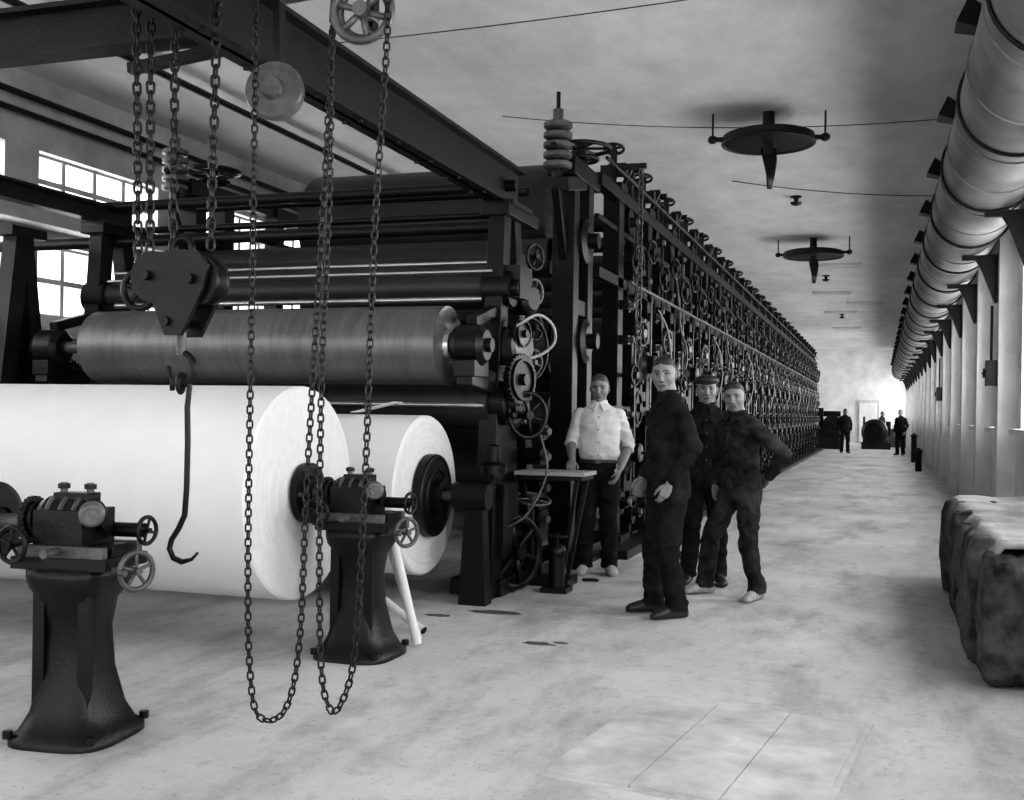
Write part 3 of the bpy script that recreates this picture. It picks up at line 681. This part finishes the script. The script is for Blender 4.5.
        mi[(pc[:,2]<(.99 if tuck else .80))&~isarm]=1
        mi[pc[:,2]>1.497]=2
        if rolled: mi[isarm&(fore>.16)&(fd<.052)]=2
        dan=np.minimum(np.hypot(pc[:,0]-legs[0][2].x,pc[:,1]-legs[0][2].y),np.hypot(pc[:,0]-legs[1][2].x,pc[:,1]-legs[1][2].y))
        mi[(pc[:,2]<.058)|((pc[:,2]<.11)&(dan>.084))]=3
        return mi
    vm=classify(co); seed=V((loc[0]*3,loc[1]*3,0))
    for i in range(n):
        if vm[i]>1: continue
        p=V(co[i])
        w1=noise.noise(V((p.x*6+p.z*3,p.y*6,p.z*7))+seed); w2=noise.noise(V((p.x*10+5-p.z*5,p.y*10,p.z*15))+seed*2)
        a=(.22-abs(w1))*.026+(.2-abs(w2))*.012
        ph=6*noise.noise(V((p.x*4,p.y*4,p.z*2))+seed)
        for sh,el,wr in arms:
            q=math.exp(-((p-el).length/.08)**2); a+=q*.003*math.sin(p.z*110+p.y*60+ph)
        for hp,kn,an in legs:
            q=math.exp(-((p-kn).length/.10)**2)+math.exp(-((p-an).length/.12)**2); a+=q*.003*math.sin(p.z*75+p.x*50+ph)
        co[i]+=no[i]*a
    nm.vertices.foreach_set('co',co.ravel()); nm.update()
    pc=np.empty(len(nm.polygons)*3); nm.polygons.foreach_get('center',pc); mi=classify(pc.reshape(-1,3))
    nm.polygons.foreach_set('material_index',mi.astype(np.int32)); nm.polygons.foreach_set('use_smooth',[True]*len(mi)); nm.update()
    o=bpy.data.objects.new('clothed_body',nm); scene.collection.objects.link(o); o.parent=e
    b=MB()
    zs=[.82+i*.03 for i in range(21)] if not tuck else [1.0+i*.03 for i in range(15)]
    vs=[]
    for dd in(-.008,.012):
        for z in zs:
            y,_=front(z)
            for dx in(-.018,.018): vs.append(off(z)+V((dx,-y+dd,z)))
    N=len(zs); fs=[]
    for i in range(N-1):
        fs+=[(2*i,2*i+1,2*i+3,2*i+2),(2*i,2*i+2,2*N+2*i+2,2*N+2*i),(2*i+1,2*N+2*i+1,2*N+2*i+3,2*i+3)]
    b.add(vs,fs,0,False)
    for i in range(4):
        z=1.04+.11*i; y,_=front(z); b.ball(off(z)+V((0,-y-.010,z)),(.007,.004,.007),1,10)
    n0=off(1.49); b.loft([(n0+V((0,.006,1.478)),(.078,0,0),(0,.074,0)),(n0+V((0,.006,1.49)),(.076,0,0),(0,.072,0)),(n0+V((0,.010,1.518)),(.070,0,0),(0,.068,0))],0,28)
    for s in(-1,1):
        pts=[n0+V((s*.062,.02,1.512)),n0+V((s*.010,-.070,1.486)),n0+V((s*.038,-.104,1.425)),n0+V((s*.082,-.055,1.458)),n0+V((s*.086,.03,1.480))]
        q=V((0,0,.012)); b.add(pts+[p-q for p in pts],[(0,1,2,3,4),(9,8,7,6,5)]+[(i,(i+1)%5,(i+1)%5+5,i+5) for i in range(5)],0,False)
    b.build('collar_and_placket',[top,GREY],e)
    if tuck:
        b=MB(); c=off(.99)+V((0,.0,.985)); b.loft([(c-V((0,0,.02)),(.170,0,0),(0,.124,0)),(c+V((0,0,.016)),(.166,0,0),(0,.122,0))],0,28)
        b.box(c+V((0,-.125,0)),(.045,.012,.036),1); b.build('belt',[LEATHER,GREY],e)
    hd=off(1.60)+V((0,-.022,1.616)); y,p,r=pose.get('head',(0,0,0))
    head(e,hd,y,p,r,hair,cap)
    for (sh,el,wr),side in zip(arms,('l','r')):
        dv=(wr-el); hv=pose.get('hd_'+side); s=1 if side=='l' else -1
        d=V(hv) if hv else dv.normalized()
        hand(e,'hand_'+side,wr+d.normalized()*.015,d,pose.get('pn_'+side,(-s,0,0)),pose.get('th_'+side,(0,-1,0)),pose.get('curl',.55))
    return e
rad=math.radians
man('man_in_dark_jacket',(-1.35,7.35),1.74,-58,dict(
 el_l=(.245,.09,1.13),wr_l=(.18,-.05,.91),el_r=(-.24,.02,1.12),wr_r=(-.15,-.12,.93),
 kn_l=(.115,-.03,.47),an_l=(.12,.03,.07),kn_r=(-.11,-.05,.47),an_r=(-.12,-.04,.07),
 hd_l=(-.15,-.30,-.9),hd_r=(.15,-.35,-.85),pn_l=(-1,0,0),pn_r=(1,0,0),lean=(0,-.01,0),
 ft_l=.15,ft_r=-.15,head=(rad(56),rad(3),rad(-2))),CLOTHD,CLOTHD,LEATHER)
man('man_in_overalls',(-1.00,8.3),1.61,-38,dict(
 el_l=(.37,.14,1.16),wr_l=(.20,.15,.97),el_r=(-.30,.10,1.12),wr_r=(-.22,-.03,.90),
 kn_l=(.16,-.04,.46),an_l=(.20,.03,.07),kn_r=(-.17,-.12,.47),an_r=(-.25,-.10,.07),
 hd_l=(-.8,.2,-.5),pn_l=(0,-1,0),th_l=(0,0,1),hd_r=(.3,-.2,-.9),pn_r=(1,0,0),
 lean=(.05,-.10,0),hip=(0,.04,-.01),ft_l=.3,ft_r=-.3,head=(rad(33),rad(6),rad(-5))),CLOTHB,CLOTHB,LEATHERL,HAIR)
man('man_in_cap',(-1.32,8.85),1.67,10,dict(
 el_l=(.25,.05,1.13),wr_l=(.22,-.08,.90),el_r=(-.25,.05,1.13),wr_r=(-.23,-.05,.88),
 kn_l=(.11,-.03,.47),an_l=(.12,.0,.07),kn_r=(-.11,-.03,.47),an_r=(-.13,0,.07),
 ft_l=.2,ft_r=-.2,head=(rad(0),0,0)),CLOTHD,CLOTHD,LEATHER,HAIR,cap=True)
man('man_in_white_shirt',(-2.25,9.05),1.68,12,dict(
 el_l=(.26,.08,1.12),wr_l=(.19,-.10,.92),el_r=(-.24,-.03,1.13),wr_r=(-.22,-.27,1.0),
 kn_l=(.10,-.03,.47),an_l=(.11,.0,.07),kn_r=(-.10,-.05,.47),an_r=(-.11,-.02,.07),
 hd_l=(-.3,-.4,-.8),hd_r=(.0,-.9,-.35),pn_r=(0,-.3,-1),th_r=(1,0,0),
 ft_l=.25,ft_r=-.15,head=(rad(-6),rad(3),0)),SHIRT,CLOTHD,LEATHERL,HAIRL,rolled=True,tuck=True)
st=dict(el_l=(.25,.05,1.13),wr_l=(.22,-.08,.90),el_r=(-.25,.05,1.13),wr_r=(-.23,-.05,.88),
 kn_l=(.11,-.03,.47),an_l=(.12,.0,.07),kn_r=(-.11,-.03,.47),an_r=(-.13,0,.07),ft_l=.2,ft_r=-.2,head=(0,0,0))
man('distant_workman',(-1.25,43.5),1.68,15,st,CLOTHD,CLOTHD,LEATHER)
man('distant_workman',(.72,42.5),1.66,-30,st,CLOTHD,CLOTHD,LEATHER)
man('distant_workman',(.1,55.5),1.66,60,st,CLOTHB,CLOTHD,LEATHER)
# ---------------------------------------------------------------- right side bales
e=empty('bale_stack')
yy=6.15
for i in range(8):
    b=MB(); w=.43; vs=[];fs=[]; h=.69+random.uniform(-.03,.03); x0=.50+random.uniform(-.05,.05); n=30; K=40
    for a in range(n+1):
        t=a/n; x=.62*t
        r=math.sin(min(1,t/.09+.02)*math.pi/2)**.5*math.sin(min(1,(1-t)/.08+.02)*math.pi/2)**.5
        for k in range(K):
            an=2*math.pi*k/K;c,q=math.cos(an),math.sin(an)
            y=w/2*math.copysign(abs(c)**.5,c)*r; z=h/2+h/2*math.copysign(abs(q)**.5,q)*r
            strap=-.014*(math.exp(-((t-.3)/.03)**2)+math.exp(-((t-.7)/.03)**2))
            nn=noise.noise(V((x*5,y*6+i*5,z*5)))*.05+noise.noise(V((x*14,y*14+i*5,z*12)))*.022
            vs.append(V((x0+x+nn*.9*(1-t),yy+y+c*(nn*.5+strap),max(.0,z+q*(nn*.5+strap)))))
    for a in range(n):
        for k in range(K): fs.append((a*K+k,a*K+(k+1)%K,(a+1)*K+(k+1)%K,(a+1)*K+k))
    fs.append(tuple(range(K))[::-1]); fs.append(tuple(range(n*K,(n+1)*K)))
    b.add(vs,fs,0,True)
    b.build('bale_%d'%(i+1),[SACK],e); yy+=.52
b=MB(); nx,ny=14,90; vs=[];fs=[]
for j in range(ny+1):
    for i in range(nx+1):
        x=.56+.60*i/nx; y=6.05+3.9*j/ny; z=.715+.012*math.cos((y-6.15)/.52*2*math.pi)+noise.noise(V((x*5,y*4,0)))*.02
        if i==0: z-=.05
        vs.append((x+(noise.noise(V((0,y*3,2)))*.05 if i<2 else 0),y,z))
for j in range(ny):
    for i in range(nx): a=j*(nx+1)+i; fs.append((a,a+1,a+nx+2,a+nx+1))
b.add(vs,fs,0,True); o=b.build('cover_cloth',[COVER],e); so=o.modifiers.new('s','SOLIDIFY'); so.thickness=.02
# floor sheet
b=MB(); R=Matrix.Rotation(-.12,3,'Z')
for i in range(3): b.box(V((-.60,4.50,.008))+R@V((-.33+i*.33,0,0)),(.324,1.25,.016),0,R)
b.box(V((-.60,4.50,.003)),(1.04,1.3,.006),0,R)
b.build('floor_cover_plate',[SHEET])
def blob(name,x,y,s,m,h=.003,asp=.5):
    b=MB(); n=28; top=[];bot=[]
    for k in range(n):
        a=2*math.pi*k/n; r=s*(1+.7*noise.noise(V((math.cos(a)*2+x*7,math.sin(a)*2+y*5,0))))
        top.append((math.cos(a)*r,math.sin(a)*r*asp,h)); bot.append((math.cos(a)*r*1.02,math.sin(a)*r*asp*1.02,0))
    b.add(top+bot,[tuple(range(n))]+[(i+n,(i+1)%n+n,(i+1)%n,i) for i in range(n)],0); b.build(name,[m],None,(x,y,.0005))
for x,y,s,a in((-1.88,6.15,.09,.4),(-1.76,6.22,.04,.6),(-2.45,7.0,.16,.4),(-2.75,6.75,.08,.5)):
    blob('oil_stain',x,y,s,OIL,asp=a)
def rag(x,y,s):
    b=MB()
    for i in range(6): b.ball((x+random.uniform(-s,s),y+random.uniform(-s*.4,s*.4),.012),(random.uniform(.02,.05),.02,.014),0,10,Matrix.Rotation(random.uniform(-.6,.6),3,'Z'))
    b.build('oily_rag',[IRON2])
rag(-2.2,8.6,.05)
# far end details
b=MB(); b.lathe((0,0,.75),(-.3,-1,0),[(0,0),(0,.5),(.1,.55),(.3,.55),(.4,.4),(.4,.15),(.5,.15),(.5,0)],0,28); b.box((0,.1,.15),(1.2,.7,.3)); b.bar((-.5,0,.2),(0,0,.8),.1,.1); b.bar((.5,0,.2),(0,0,.8),.1,.1)
b.box((.5,.3,.9),(.2,.3,.6)); b.cyl((-.5,.2,.3),(-.5,.2,1.4),.05)
b.build('electric_motor',[IRON2],None,(-.15,50,0))
b=MB()
b.box((0,0,.5),(1.0,.8,1.0)); b.gear((.2,-.45,1.0),(0,1,0),.45,.12,30); b.box((-.3,0,1.3),(.2,.3,.9)); b.cyl((-.5,.3,1.5),(.5,.3,1.5),.12); b.wheel((.55,0,.9),(1,0,0),.3,.03,6)
b.build('drive_gearbox',[IRON2],None,(-2.1,49.0,0))
b=MB(); b.box((0,0,.4),(.9,.6,.8)); b.box((0,0,.83),(1.0,.7,.06)); b.cyl((.2,0,.86),(.2,0,1.2),.08); b.build('work_bench',[GREY],None,(.7,54,0))
for x,y,h in((1.0,14.5,.3),(.95,30,.5),(1.0,36,.8)):
    b=MB(); b.cyl((0,0,0),(0,0,h),.08,m=0); b.lathe((0,0,h),(0,0,1),[(0,.11),(.04,.11),(.06,.05),(.1,.05),(.1,0)],0,20); b.build('floor_valve',[IRON],None,(x,y,0))
for y in(8.15,14.15,26.15):
    b=MB(); b.box((0,0,0),(.12,.2,.3)); b.cyl((0,0,.15),(0,0,.8),.015,m=0,seg=8); b.wheel((-.08,0,0),(1,0,0),.05,.01,4); b.build('wall_switch_box',[IRON],None,(XR-.26,y,1.9))
b=MB(); b.gear((-7.05,7.5,1.9),(1,0,0),.34,.1,40); b.lathe((-7.6,7.5,1.9),(1,0,0),[(0,0),(0,.3),(.5,.3),(.5,0)],0,30); b.box((-7.3,7.5,.8),(.6,.6,1.6)); b.gear((-6.95,8.1,1.55),(1,0,0),.22,.1,30)
b.bar((-6.90,7.1,.0),(-6.90,7.45,2.8),.16,.14); b.bar((-6.90,7.9,.0),(-6.90,7.5,2.8),.12,.12); b.box((-6.90,7.48,2.8),(.2,.4,.08))
b.build('drive_gearing',[IRON2])
# ---------------------------------------------------------------- lights
def area(name,loc,rot,sx,sy,power):
    l=bpy.data.lights.new(name,'AREA'); l.shape='RECTANGLE'; l.size=sx; l.size_y=sy; l.energy=power
    o=bpy.data.objects.new(name,l); scene.collection.objects.link(o); o.location=loc; o.rotation_euler=rot; return o
area('daylight_right',(XR+.5,29,2.3),(0,math.radians(90),0),3.0,66,66*3*28)
area('daylight_left',(XL-.5,29,3.2),(0,math.radians(-90),0),3.0,66,66*3*24)
w=bpy.data.worlds.new('w'); scene.world=w; w.use_nodes=True
w.node_tree.nodes['Background'].inputs[0].default_value=(1,1,1,1); w.node_tree.nodes['Background'].inputs[1].default_value=2.5
# ---------------------------------------------------------------- camera
cd=bpy.data.cameras.new('camera'); cam=bpy.data.objects.new('camera',cd); scene.collection.objects.link(cam)
cd.sensor_width=36; cd.lens=36*1100/1024; cd.shift_y=12.4/1024; cd.clip_end=300
M=Matrix.Rotation(math.atan(368/1100),4,'Z')@Matrix.Rotation(math.pi/2,4,'X')@Matrix.Rotation(math.radians(.876),4,'Z')
M.translation=(0,0,1.35); cam.matrix_world=M; scene.camera=cam
scene.view_settings.view_transform='Standard'
try: scene.view_settings.look='Medium High Contrast'
except Exception as ex: print(ex)
